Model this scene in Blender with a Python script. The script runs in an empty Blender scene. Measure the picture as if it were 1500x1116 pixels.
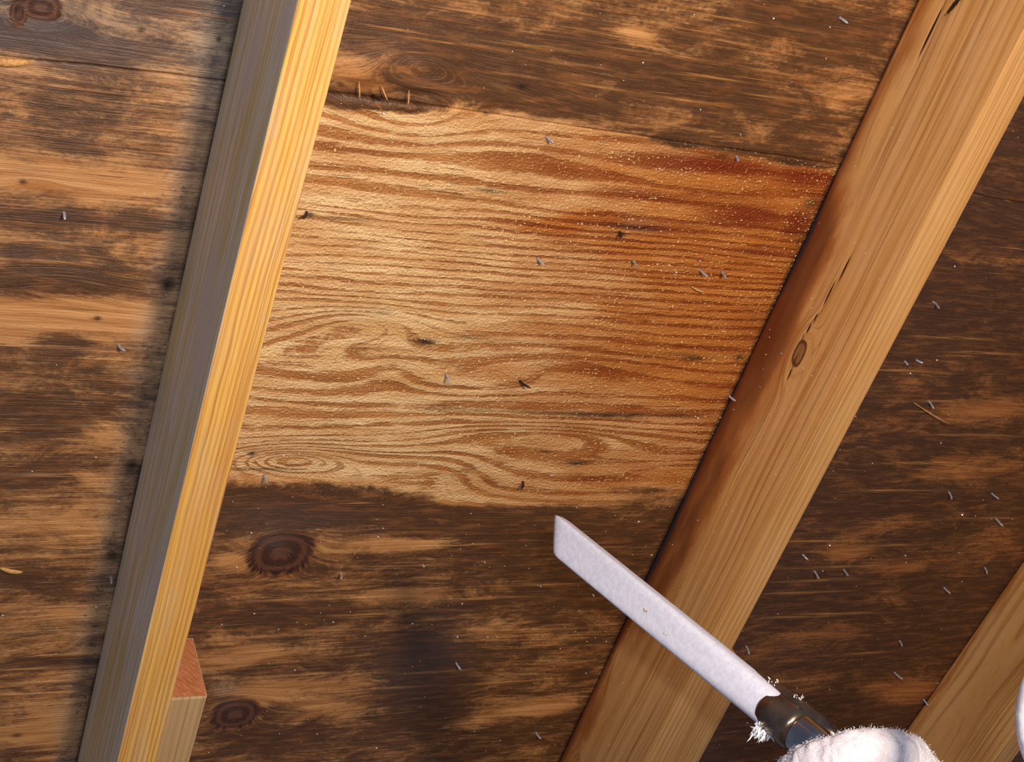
import bpy, bmesh, math, random
import numpy as np
from mathutils import Matrix, Vector
random.seed(7)
C = bpy.context.scene.collection

# ------------------------------------------------------------------ camera
# Slope frame: u runs along the plywood grain, v runs down the roof slope,
# w runs up into the roof.  The sheathing underside is w = 0, everything
# nailed to it has w < 0.
F_PX, H_CAM = 2098.85, 1.09173
ROT = np.array([[0.90070012, -0.2726644, -0.33822095],
                [0.03179842, 0.81780736, -0.5746129],
                [0.43327606, 0.50679902, 0.74526949]])   # rows: camera right, down, forward
PITCH = math.radians(30)
cp, sp = math.cos(PITCH), math.sin(PITCH)
M = Matrix(((1, 0, 0, 0), (0, cp, sp, .546), (0, -sp, cp, 2.55), (0, 0, 0, 1)))
M3 = M.to_3x3()
cam = bpy.data.cameras.new('camera'); cam_o = bpy.data.objects.new('camera', cam); C.objects.link(cam_o)
cam.sensor_width = 36; cam.lens = F_PX / 1500 * 36; cam.clip_start = .01
rx, dn, fw = [M3 @ Vector(r) for r in ROT]
mw = Matrix((rx, -dn, -fw)).transposed().to_4x4()
mw.translation = M @ Vector((0, 0, -H_CAM))
cam_o.matrix_world = mw
bpy.context.scene.camera = cam_o

# ------------------------------------------------------------------ light
sc = bpy.context.scene
sc.view_settings.view_transform = 'Standard'; sc.view_settings.look = 'None'
sc.view_settings.gamma = 1; sc.view_settings.use_curve_mapping = False
sc.view_settings.exposure = .06
world = bpy.data.worlds.new('attic_air'); sc.world = world; world.use_nodes = True
world.node_tree.nodes['Background'].inputs[0].default_value = (.62, .72, 1, 1)
world.node_tree.nodes['Background'].inputs[1].default_value = .22
def lamp(name, loc, power, size, col):
    l = bpy.data.lights.new(name, 'POINT'); l.energy = power; l.shadow_soft_size = size; l.color = col
    o = bpy.data.objects.new(name, l); C.objects.link(o); o.location = M @ Vector(loc); return o
lamp('work_lamp', (.435, -.12, -1.08), 49, .055, (1, .80, .60))
lamp('camera_flash', (.035, -.045, -1.10), 20.0, .012, (.86, .92, 1))

# ------------------------------------------------------------------ rays and placing
CAM = np.array([0, 0, -H_CAM])
def ray(x, y):
    return ROT.T @ np.array([(x - 750) / F_PX, (y - 558) / F_PX, 1])
def at(x, y, h=0):                       # point at height h below the sheathing
    d = ray(x, y); return CAM + d * ((-h - CAM[2]) / d[2])
def at_depth(x, y, z):                   # point at distance z in front of the lens
    return CAM + ray(x, y) * z
def on_side(x, y, u0, g):                # point on the side face u = u0 + g v
    d = ray(x, y); t = (u0 - CAM[0] + g * CAM[1]) / (d[0] - g * d[1]); return CAM + d * t

def tag(o, label=None, cat=None, group=None, kind=None):
    if label: o['label'] = label
    if cat: o['category'] = cat
    if group: o['group'] = group
    if kind: o['kind'] = kind
    return o
def link(name, me, mat, parent=None, local=False):
    o = bpy.data.objects.new(name, me); C.objects.link(o)
    if mat: me.materials.append(mat)
    if parent: o.parent = parent
    elif not local: o.matrix_world = M
    return o
def empty(name, p, frame=None):
    o = bpy.data.objects.new(name, None); C.objects.link(o); o.empty_display_size = .02
    mt = M.copy() if frame is None else M @ frame
    if frame is None: mt = M @ Matrix.Translation(Vector(p))
    o.matrix_world = mt
    return o

# ------------------------------------------------------------------ numpy noise
def vnoise(x, y, seed=0):
    xi, yi = np.floor(x).astype(np.int64), np.floor(y).astype(np.int64)
    fx, fy = x - xi, y - yi
    fx = fx * fx * (3 - 2 * fx); fy = fy * fy * (3 - 2 * fy)
    def h(a, b):
        n = (a * 374761393 + b * 668265263 + seed * 974634777) & 0xffffffff
        n = ((n ^ (n >> 13)) * 1274126177) & 0xffffffff
        return ((n ^ (n >> 16)) & 0xffff) / 65535.
    return (h(xi, yi) * (1 - fx) + h(xi + 1, yi) * fx) * (1 - fy) + (h(xi, yi + 1) * (1 - fx) + h(xi + 1, yi + 1) * fx) * fy
def fbm(x, y, o=4, seed=0):
    s, a, t = 0, 1, 0
    for k in range(o):
        s = s + a * vnoise(x * 2 ** k, y * 2 ** k, seed + k * 17); t += a; a *= .5
    return s / t
def sstep(a, b, x):
    t = np.clip((x - a) / (b - a), 0, 1); return t * t * (3 - 2 * t)

# ------------------------------------------------------------------ node helper
class NT:
    def __init__(s, name, spec=.5):
        s.m = bpy.data.materials.new(name); s.m.use_nodes = True; s.t = s.m.node_tree
        s.b = s.t.nodes['Principled BSDF']; s.b.inputs['Specular IOR Level'].default_value = spec
    def n(s, k, **kw):
        n = s.t.nodes.new(k)
        for a, v in kw.items(): setattr(n, a, v)
        return n
    def put(s, sock, v):
        if v is None: return
        if isinstance(v, bpy.types.NodeSocket): s.t.links.new(v, sock)
        elif isinstance(v, (tuple, list)): sock.default_value = (*v, 1) if len(v) == 3 and len(sock.default_value) == 4 else v
        else: sock.default_value = v
    def math(s, op, a, b=None, c=None, clamp=False):
        n = s.n('ShaderNodeMath', operation=op, use_clamp=clamp)
        s.put(n.inputs[0], a); s.put(n.inputs[1], b); s.put(n.inputs[2], c); return n.outputs[0]
    def mul(s, a, b): return s.math('MULTIPLY', a, b)
    def add(s, a, b): return s.math('ADD', a, b)
    def mad(s, a, b, c): return s.math('MULTIPLY_ADD', a, b, c)
    def step(s, x, lo, hi, olo=0., ohi=1.):
        n = s.n('ShaderNodeMapRange', interpolation_type='SMOOTHSTEP')
        s.put(n.inputs['Value'], x); n.inputs['From Min'].default_value = lo; n.inputs['From Max'].default_value = hi
        n.inputs['To Min'].default_value = olo; n.inputs['To Max'].default_value = ohi; return n.outputs[0]
    def attr(s, name): return s.n('ShaderNodeAttribute', attribute_name=name).outputs['Fac']
    def vec(s, x, y, z=0.):
        n = s.n('ShaderNodeCombineXYZ'); s.put(n.inputs[0], x); s.put(n.inputs[1], y); s.put(n.inputs[2], z); return n.outputs[0]
    def noise(s, v, scale=1., detail=4., rough=.5, dist=0.):
        n = s.n('ShaderNodeTexNoise'); s.put(n.inputs['Vector'], v); n.inputs['Scale'].default_value = scale
        n.inputs['Detail'].default_value = detail; n.inputs['Roughness'].default_value = rough
        n.inputs['Distortion'].default_value = dist; return n.outputs[0]
    def mix(s, f, a, b, mode='MIX'):
        n = s.n('ShaderNodeMix', data_type='RGBA', blend_type=mode)
        s.put(n.inputs[0], f); s.put(n.inputs[6], a); s.put(n.inputs[7], b); return n.outputs[2]
    def xyz(s):
        n = s.n('ShaderNodeSeparateXYZ'); s.t.links.new(s.n('ShaderNodeTexCoord').outputs['Object'], n.inputs[0]); return n.outputs
    def bump(s, h, strength, dist):
        n = s.n('ShaderNodeBump'); n.inputs['Strength'].default_value = strength; n.inputs['Distance'].default_value = dist
        s.put(n.inputs['Height'], h); s.t.links.new(n.outputs[0], s.b.inputs['Normal'])
    def out(s, col, rough):
        s.put(s.b.inputs['Base Color'], col); s.put(s.b.inputs['Roughness'], rough); return s.m
def srgb(r, g, b):
    f = lambda c: (c / 255 / 12.92) if c / 255 <= .04045 else ((c / 255 + .055) / 1.055) ** 2.4
    return (f(r), f(g), f(b))

def plywood_material():
    t = NT('weathered_plywood', .45); X, Y, Z = t.xyz()
    ring, mold, clean = t.attr('ring'), t.attr('mold'), t.attr('clean')
    amber, red, dark, knot, grey = t.attr('amber'), t.attr('red'), t.attr('dark'), t.attr('knot'), t.attr('grey')
    phase, tone, flame = t.attr('phase'), t.attr('tone'), t.attr('flame')
    fib = t.noise(t.vec(t.mul(X, 14), t.mul(ring, 620)), 1, 3, .6)        # fibres
    wide = t.noise(t.vec(t.mul(X, 5.), t.mul(ring, 36)), 1, 4, .5)       # growth bands
    serr = t.noise(t.vec(t.mul(X, 20), t.mul(Y, 300)), 1, 4, .6)          # flame-like ends of the bands
    serr0 = t.math('SUBTRACT', serr, .5)
    ph = t.add(t.mad(serr0, t.mad(flame, 1.5, .35), phase), t.mul(wide, 1.5))
    bands = t.math('SINE', t.mul(ph, 2 * math.pi))
    fiba = t.math('SUBTRACT', fib, .5)
    lv = t.add(t.add(t.mad(bands, .32, t.mul(wide, .35)), t.mul(fiba, .8)), t.mad(serr0, .7, t.mul(tone, .42)))
    gran = t.noise(t.vec(t.mul(X, 75), t.mul(Y, 210)), 1, 4, .7)
    lv = t.mad(t.math('SUBTRACT', gran, .5), 1.0, lv)
    late = t.step(lv, .13, .50)
    pale = t.mix(t.step(t.noise(t.vec(t.mul(X, 9), t.mul(Y, 60)), 1, 4, .6), .35, .65), srgb(252, 214, 158), srgb(226, 174, 114))
    lateC = t.mix(t.step(t.noise(t.vec(t.mul(X, 8), t.mul(Y, 70)), 1, 4, .6), .3, .7), srgb(206, 144, 82), srgb(168, 104, 48))
    col = t.mix(late, pale, lateC)
    edge = t.step(t.noise(t.vec(t.mul(X, 24), t.mad(ring, 520, 4.)), 1, 3, .6), .60, .72)
    col = t.mix(t.mul(edge, .5), col, srgb(150, 86, 42))
    # unblasted plywood: duller, closer grain
    dull = t.mix(t.step(t.noise(t.vec(t.mul(X, 9), t.mul(ring, 160)), 1, 5, .6), .3, .7), srgb(226, 168, 108), srgb(178, 116, 62))
    dull = t.mix(grey, dull, srgb(178, 152, 126))
    col = t.mix(clean, dull, col)
    col = t.mix(amber, col, t.mix(1., col, srgb(204, 150, 84), 'MULTIPLY'))
    rn = t.math('MULTIPLY', red, t.step(t.add(red, t.noise(t.vec(t.mul(X, 7), t.mul(ring, 75)), 1, 4)), .55, 1.1), None, True)
    col = t.mix(rn, col, srgb(128, 46, 12))
    # mould: cloud plus streaks plus soft speckle
    cloud = t.noise(t.vec(t.mul(X, 13), t.mul(Y, 32)), 1, 10, .74, .8)
    streak = t.noise(t.vec(t.mul(X, 18), t.mul(ring, 240)), 1, 6, .66)
    speck = t.noise(t.vec(t.mul(X, 190), t.mul(Y, 330)), 1, 3, .65)
    mm = t.add(t.add(t.mul(cloud, 1.8), t.mul(streak, .85)), t.mul(speck, .45))
    ma = t.step(t.add(mm, t.mul(mold, 1.05)), 1.70, 2.30)
    moldC = t.mix(speck, srgb(44, 26, 20), srgb(92, 60, 38))
    moldC = t.mix(t.step(t.noise(t.vec(t.mul(X, 26), t.mul(Y, 120)), 1, 5, .65), .46, .68, 0, .7), moldC, srgb(138, 86, 46))
    moldC = t.mix(t.step(fib, .52, .72, 0, .55), moldC, srgb(150, 100, 62))
    moldC = t.mix(grey, moldC, srgb(76, 68, 72))
    col = t.mix(t.mul(ma, .94), col, moldC)
    # raised pale fibres on the mouldy sheets
    line = t.noise(t.vec(t.mul(X, 5.5), t.mul(ring, 330)), 1, 2, .5)
    ln = t.math('MULTIPLY', t.step(line, .66, .74), t.mad(clean, -1., 1.), None, True)
    ln = t.mul(ln, t.step(t.noise(t.vec(t.mul(X, 12), t.mul(Y, 30)), 1, 2), .4, .62))
    ln = t.math('MAXIMUM', ln, t.mul(t.attr('pline'), t.step(t.mad(serr, 1., fib), .75, 1.1)))
    col = t.mix(t.mul(ln, .75), col, srgb(226, 160, 92))
    cz = t.attr('crackle')
    cr = t.step(t.noise(t.vec(t.mul(X, 210), t.mul(Y, 300)), 1, 3, .6, 1.2), .60, .66)
    col = t.mix(t.math('MULTIPLY', cr, cz, None, True), col, srgb(58, 34, 22))
    # black checks along the grain
    ck = t.noise(t.vec(t.mul(X, 13), t.mad(Y, 420, 9.)), 1, 3, .6)
    ck = t.step(ck, .67, .74)
    col = t.mix(t.mul(ck, t.mad(clean, .35, .3)), col, srgb(52, 28, 18))
    # knots and black spots
    kr = t.math('SINE', t.mul(t.mad(fib, .5, knot), 11.))
    kc = t.mix(t.step(kr, -.4, .8), srgb(74, 46, 36), srgb(108, 70, 50))
    kc = t.mix(t.step(t.mad(serr, .25, knot), .22, .42), t.mix(t.step(fib, .4, .6), srgb(44, 26, 22), srgb(150, 98, 60)), kc)
    col = t.mix(t.step(knot, .06, .16), col, kc)
    dk = t.math('MULTIPLY', dark, t.step(t.add(dark, t.mad(serr, .8, t.mul(fib, .4))), .55, 1.15), None, True)
    col = t.mix(dk, col, srgb(38, 22, 18))
    # lifted grains give the bump; their glints are painted as pale gold specks
    g = t.noise(t.vec(t.mul(X, 300), t.mul(Y, 400)), 1, 2, .5)
    gm = t.noise(t.vec(t.mul(X, 16), t.mul(Y, 36)), 1, 2, .5)
    glint = t.mul(t.step(t.mad(gm, .20, g), .745, .80), clean)
    col = t.mix(glint, col, srgb(255, 222, 160))
    h = t.mul(late, t.mul(clean, -.55))
    h = t.add(h, t.mul(fib, .8)); h = t.add(h, t.mul(ck, -1.2)); h = t.add(h, t.mul(ln, .7))
    h = t.add(h, t.mul(t.math('SUBTRACT', g, .5), t.mad(clean, 1.7, .25)))
    t.bump(h, .85, .0016)
    rgh = t.mad(clean, -.04, t.mad(fib, .2, .36))
    return t.out(col, rgh)

def timber_material(name, early, latec, period, streakc, stainc, palec, rough=.5, contrast=1., lamp_k=.4):
    """Sawn softwood; ring / stain / pale / knot / crack come from the beam's own fields."""
    t = NT(name, .4); X, Y, Z = t.xyz()
    ring, stain, pale, knot, crack, weather = [t.attr(k) for k in ('ring', 'stain', 'pale', 'knot', 'crack', 'weather')]
    fib = t.noise(t.vec(t.mul(ring, 900), t.mul(Y, 9), t.mul(Z, 60)), 1, 4, .6)
    big = t.noise(t.vec(t.mul(ring, 60), t.mul(Y, 3)), 1, 3, .5)
    s = t.math('SINE', t.mad(big, 3., t.mul(t.mad(fib, .0008, ring), 2 * math.pi / period)))
    late = t.mul(t.step(s, -.2, .95), t.mad(t.step(t.noise(t.vec(t.mul(ring, 45), t.mul(Y, 2.5), 3.), 1, 3), .3, .65), lamp_k, 1. - lamp_k))
    late = t.mul(late, contrast)
    col = t.mix(late, early, latec)
    col = t.mix(t.step(big, .35, .75, 0, .5), col, streakc)
    col = t.mix(t.step(fib, .45, .8, 0, .35), col, streakc)
    fine = t.noise(t.vec(t.mul(X, 700), t.mul(Y, 16), t.mul(Z, 700)), 1, 3, .6)
    col = t.mix(t.step(fine, .42, .7, 0, .5), col, streakc)
    col = t.mix(t.step(fine, .58, .36, 0, 0), col, latec)
    dkl = t.noise(t.vec(t.mul(ring, 1100), t.mul(Y, 2.2), t.mul(Z, 14)), 1, 2, .5)
    col = t.mix(t.step(dkl, .54, .66, 0, .75), col, [c * .8 for c in latec])
    mott = t.noise(t.vec(t.mul(X, 60), t.mul(Y, 9), t.mul(Z, 60)), 1, 4, .6)
    col = t.mix(t.step(mott, .4, .7, 0, .22), col, palec)
    wcol = t.mix(t.step(t.noise(t.vec(t.mul(ring, 500), t.mul(Y, 5), t.mul(Z, 120)), 1, 3), .35, .65), srgb(214, 212, 206), srgb(198, 180, 122))
    col = t.mix(t.mul(weather, t.step(t.mad(fib, .5, weather), .3, .9)), col, wcol)
    pn = t.noise(t.vec(t.mul(X, 120), t.mul(Y, 22), t.mul(Z, 120)), 1, 4, .6)
    pa = t.math('MULTIPLY', pale, t.step(t.add(pale, pn), .55, 1.25), None, True)
    col = t.mix(pa, col, palec)
    sn = t.noise(t.vec(t.mul(ring, 260), t.mul(Y, 14), t.mul(Z, 40)), 1, 4, .6)
    st = t.math('MULTIPLY', t.math('POWER', stain, .3), t.step(t.mad(sn, .6, stain), .38, .72), None, True)
    sv = t.mad(t.math('SUBTRACT', sn, .5), .5, stain)
    sc1 = t.mix(t.step(sv, .22, .62), srgb(176, 92, 32), stainc)
    sc1 = t.mix(t.step(fib, .5, .7, 0, .5), sc1, srgb(60, 20, 10))
    sc1 = t.mix(t.step(stain, .82, 1.0), sc1, srgb(52, 44, 52))
    col = t.mix(st, col, sc1)
    kc = t.mix(t.step(knot, .35, .6), t.mix(fib, srgb(58, 38, 28), srgb(128, 84, 52)), t.mix(fine, srgb(140, 98, 60), srgb(170, 122, 72)))
    col = t.mix(t.step(knot, .1, .25), col, kc)
    cn = t.step(t.mad(fib, .5, crack), .55, .85)
    col = t.mix(t.mul(cn, t.step(crack, .05, .3)), col, srgb(48, 28, 16))
    h = t.add(t.mul(fib, .5), t.mul(late, .25)); h = t.add(h, t.mul(crack, -2.))
    t.bump(h, .5, .0009)
    return t.out(col, t.mad(fib, .2, rough - .1))

def simple(name, col, rough=.5, metal=0., spec=.5, var=None, scale=200., bump=0., bd=.001, rv=0.):
    t = NT(name, spec); tc = t.n('ShaderNodeTexCoord').outputs['Object']
    n = t.noise(tc, scale, 4, .6)
    c = t.mix(t.step(n, .35, .65), col, var) if var else None
    t.b.inputs['Metallic'].default_value = metal
    if bump: t.bump(n, bump, bd)
    return t.out(c if c else t.mix(n, col, [k * .9 for k in col]), t.mad(n, rv, rough) if rv else rough)

PLY = plywood_material()

# ------------------------------------------------------------------ the plywood sheathing
def px_blob(U, V, x, y, rx, ry, p=2., ang=0.):
    """Soft spot on the plane: centre and half-sizes given at the photo spot they were measured from."""
    c = at(x, y); su = np.linalg.norm((at(x + 4, y) - at(x - 4, y))[:2]) / 8
    sv = abs((at(x, y + 4) - at(x, y - 4))[1]) / 8
    du, dv = U - c[0], V - c[1]
    if ang:
        ca, sa = math.cos(ang), math.sin(ang); du, dv = du * ca + dv * sa, dv * ca - du * sa
    q = (np.abs(du) / (rx * su)) ** p + (np.abs(dv) / (ry * sv)) ** p
    return np.exp(-q)
SEAM = float(np.mean([at(x, y)[1] for x, y in ((660, 160), (1235, 240), (200, 108))]))
def seam_v(u):
    pts = [at(x, y)[:2] for x, y in ((-200, 66), (0, 85), (130, 97), (400, 128), (660, 160), (1000, 210), (1235, 243), (1460, 292), (1700, 330))]
    return np.interp(u, [p[0] for p in pts], [p[1] for p in pts])

EYES = [  # x, y, rx, ry, height(m): local humps that close or bend the growth bands
    (530, 480, 80, 24, .050), (450, 505, 70, 26, .022), (420, 676, 85, 20, .070), (560, 690, 170, 36, .045), (660, 690, 60, 60, .010),
    (600, 175, 95, 45, -.034), (760, 230, 120, 25, .014), (860, 545, 150, 26, .018), (850, 655, 130, 22, .020), (1000, 690, 90, 16, .02), (780, 640, 130, 18, .035), (700, 560, 90, 24, -.02),
    (620, 95, 60, 30, .03), (700, 120, 130, 35, .016), (412, 812, 42, 30, .045), (345, 1048, 40, 26, .035), (60, 18, 70, 22, .04),
    (207, 46, 50, 9, .010), (50, 268, 40, 8, .006), (1420, 290, 60, 40, .01), (480, 560, 120, 25, -.012), (575, 555, 40, 30, .014),
    (1200, 660, 200, 40, .02), (1300, 1000, 150, 50, .02), (700, 980, 200, 40, .015), (90, 410, 100, 40, .01), (100, 940, 90, 30, .01)]
MOLD_SHADE = [  # x, y, rx, ry, amount; blackish blots at bottom centre paint in nozzle shade
    (90, 60, 230, 28, .30), (250, 10, 120, 20, .25), (80, 150, 150, 60, .20), (110, 215, 60, 10, .3), (120, 265, 150, 22, -.42), (60, 320, 150, 14, .45), (210, 320, 40, 18, .35),
    (70, 372, 120, 16, .25), (125, 412, 70, 18, .48), (20, 415, 50, 22, .4), (110, 465, 150, 22, -.50), (95, 508, 34, 17, .55), (80, 560, 120, 26, .20),
    (60, 610, 110, 26, .38), (150, 640, 60, 12, -.25), (40, 700, 90, 20, .42), (130, 700, 50, 14, -.2), (90, 770, 120, 20, -.12), (60, 860, 90, 30, .25),
    (110, 900, 80, 12, -.2), (60, 975, 110, 10, .3), (80, 1070, 120, 24, -.25), (20, 1105, 60, 10, .2),
    (560, 60, 110, 50, .28), (500, 20, 60, 30, -.1), (520, 112, 60, 26, -.35), (600, 100, 50, 18, -.32), (720, 100, 90, 36, .42), (640, 120, 70, 20, .35),
    (930, 52, 42, 16, -.42), (860, 40, 90, 30, .2), (830, 150, 90, 24, .25), (1000, 110, 120, 30, .32), (1130, 160, 110, 30, .22), (1230, 80, 80, 40, .1), (1180, 30, 90, 30, .3), (1240, 150, 60, 30, -.2),
    (420, 750, 110, 26, .40), (600, 740, 150, 12, .25), (740, 770, 60, 30, .25), (590, 802, 60, 12, -.45), (700, 735, 60, 8, -.2), (900, 790, 120, 20, .25), (340, 820, 20, 10, -.4), (470, 812, 20, 40, -.1),
    (610, 875, 80, 10, -.35), (390, 900, 120, 20, .22), (620, 970, 60, 40, .55), (480, 900, 60, 20, .1), (800, 850, 120, 60, .24), (350, 960, 90, 16, -.25), (400, 1010, 60, 20, -.28), (480, 1040, 60, 20, -.25),
    (700, 930, 90, 16, -.25), (790, 1040, 60, 10, -.4), (620, 1040, 50, 30, .5), (760, 1080, 60, 20, .2), (430, 1080, 90, 24, .2), (540, 1000, 60, 10, -.2), (700, 1060, 30, 10, -.2),
    (1450, 600, 80, 20, -.34), (1420, 690, 70, 20, -.42), (1360, 540, 70, 18, -.22), (1330, 620, 60, 14, -.18), (1240, 812, 40, 14, -.42), (1300, 770, 60, 16, -.25), (1450, 800, 60, 20, -.34), (1330, 830, 50, 12, -.3),
    (1310, 880, 60, 12, -.3), (1220, 930, 70, 16, -.3), (1330, 1010, 50, 22, -.4), (1120, 960, 40, 14, -.3), (1170, 1010, 60, 24, -.2), (1400, 470, 90, 60, .16), (1300, 740, 90, 20, .15), (1250, 890, 40, 16, .25), (1450, 330, 60, 40, .2),
    (1200, 870, 60, 20, .2), (1380, 900, 60, 30, .12), (1440, 380, 80, 10, -.2), (1250, 1060, 90, 30, .1), (1210, 640, 60, 10, -.15)]
MOLD_CLEAN = [(650, 600, 90, 16, .5), (900, 612, 160, 9, .62), (560, 622, 40, 10, .3), (720, 655, 60, 40, .12), (780, 690, 150, 12, .22), (740, 275, 60, 9, .35), (500, 320, 90, 6, .35),
    (590, 160, 70, 10, .35), (520, 150, 60, 12, .45), (680, 700, 30, 20, .2), (860, 720, 200, 10, .3), (940, 330, 80, 10, .3), (1000, 525, 60, 6, .4), (600, 502, 40, 6, .3), (1040, 215, 120, 10, .4), (1180, 240, 60, 12, .6), (460, 720, 120, 12, .35)]
DARK = [(455, 317, 10, 5, 1), (500, 322, 60, 3, .7), (625, 503, 22, 6, 1), (690, 497, 50, 4, .5), (545, 513, 60, 4, .45), (1020, 527, 22, 4, 1), (1000, 522, 80, 3, .6), (1085, 526, 12, 6, .8), (1100, 600, 20, 5, .6),
    (850, 608, 170, 4, .75), (1000, 612, 60, 5, .6), (845, 681, 22, 4, .9), (800, 664, 10, 3, .7), (370, 668, 8, 5, .9), (385, 690, 50, 3, .7), (360, 690, 20, 3, .7), (560, 460, 22, 3, .5), (720, 282, 34, 4, .75), (668, 270, 20, 3, .5),
    (930, 336, 60, 4, .8), (912, 346, 9, 5, .9), (1190, 300, 14, 14, .7), (1160, 240, 60, 5, .6), (1060, 232, 30, 5, .6), (1000, 215, 100, 3, .5), (1180, 355, 14, 26, .6), (590, 139, 50, 10, .35), (530, 129, 44, 10, .45), (640, 151, 16, 10, .5),
    (208, 45, 7, 5, 1), (321, 59, 5, 5, 1), (34, 268, 7, 4, 1), (143, 468, 7, 4, 1), (28, 12, 10, 14, .6), (765, 128, 12, 5, .9), (245, 420, 14, 12, 1), (195, 683, 14, 8, 1), (165, 815, 16, 8, .9), (25, 1079, 10, 4, .8), (1237, 228, 10, 18, .8),
    (160, 0, 1, 1, 0), (100, 256, 150, 1.6, .5), (98, 812, 14, 5, .6), (1353, 568, 9, 3, .6), (1424, 703, 14, 3, .6), (600, 577, 1, 1, 0)]
RED = [(1060, 244, 130, 16, 1.), (1180, 262, 60, 20, 1.), (1000, 250, 60, 10, .6), (1100, 320, 80, 22, .95), (1170, 330, 30, 26, 1.), (950, 335, 110, 9, .8), (1120, 372, 90, 8, .8), (880, 330, 60, 6, .6), (940, 285, 110, 10, .6),
    (1080, 585, 40, 10, .5), (1100, 480, 60, 40, .35), (730, 235, 40, 12, .3), (700, 225, 130, 14, .2), (1050, 290, 90, 8, .5), (1210, 300, 20, 40, .8)]
KNOTS = [(412, 812, 36, 24), (345, 1048, 26, 16), (60, 12, 24, 15), (28, 20, 10, 16), (1430, 292, 1, 1)]

TONE = [(740, 240, 160, 32, .6), (520, 272, 80, 14, .5), (480, 215, 60, 20, .35), (560, 562, 60, 14, .8), (500, 608, 95, 9, 1.1), (545, 585, 60, 16, .4), (760, 528, 110, 12, .9), (870, 545, 60, 20, .7),
    (740, 645, 70, 9, .6), (770, 665, 60, 14, .4), (600, 720, 90, 10, .3), (590, 680, 40, 20, .25), (700, 640, 30, 40, .3), (640, 690, 16, 30, .4), (440, 500, 50, 10, .5), (880, 640, 60, 8, .7), (900, 660, 30, 8, .5),
    (500, 350, 200, 40, -.3), (570, 475, 60, 16, -.7), (520, 500, 60, 12, -.4), (700, 478, 100, 10, -.4), (600, 592, 60, 8, -.9), (800, 550, 60, 9, -.6), (640, 540, 50, 10, -.5), (620, 205, 80, 14, -.5), (720, 185, 80, 10, -.6),
    (820, 215, 90, 10, -.5), (470, 290, 60, 10, -.5), (600, 300, 160, 12, -.4), (560, 640, 60, 12, -.4), (470, 680, 60, 20, -.2), (950, 690, 90, 14, -.5), (980, 560, 60, 20, -.4), (780, 635, 50, 5, -.6)]
LINES = [(62, 1001, 75), (60, 980, 80), (66, 1017, 60), (70, 1033, 75), (60, 1052, 60), (80, 960, 50), (70, 925, 60), (90, 890, 50), (30, 510, 80), (110, 516, 40), (170, 105, 50), (230, 192, 55), (110, 128, 50), (225, 160, 40), (70, 385, 110), (150, 360, 40),
    (60, 355, 60), (60, 700, 70), (150, 628, 40), (330, 25, 50), (270, 15, 50), (60, 770, 60), (130, 805, 30), (575, 40, 45), (545, 55, 40), (660, 62, 70), (700, 20, 60), (790, 72, 60), (830, 95, 50), (760, 112, 40), (620, 75, 30), (905, 55, 60), (950, 80, 50), (860, 25, 60),
    (1000, 40, 60), (1060, 60, 50), (1090, 30, 60), (1040, 115, 50), (1120, 105, 50), (1010, 150, 60), (1140, 145, 40), (1180, 70, 40), (880, 130, 50), (1000, 85, 40), (420, 880, 70), (470, 865, 40), (380, 935, 60), (350, 968, 50), (400, 850, 30), (480, 925, 60), (560, 900, 70), (600, 830, 50), (700, 880, 60),
    (660, 800, 60), (800, 925, 50), (560, 1010, 60), (640, 985, 40), (740, 1000, 60), (450, 990, 50), (860, 805, 50), (780, 860, 50), (1230, 832, 60), (1200, 852, 50), (1180, 870, 50), (1190, 795, 60), (1300, 720, 70), (1330, 545, 60), (1390, 590, 60), (1400, 498, 60), (1180, 905, 50), (1290, 800, 60),
    (1430, 640, 60), (1350, 680, 60), (1450, 760, 40), (1230, 900, 50), (1160, 1000, 50), (1260, 960, 40), (1440, 520, 50)]
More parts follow.
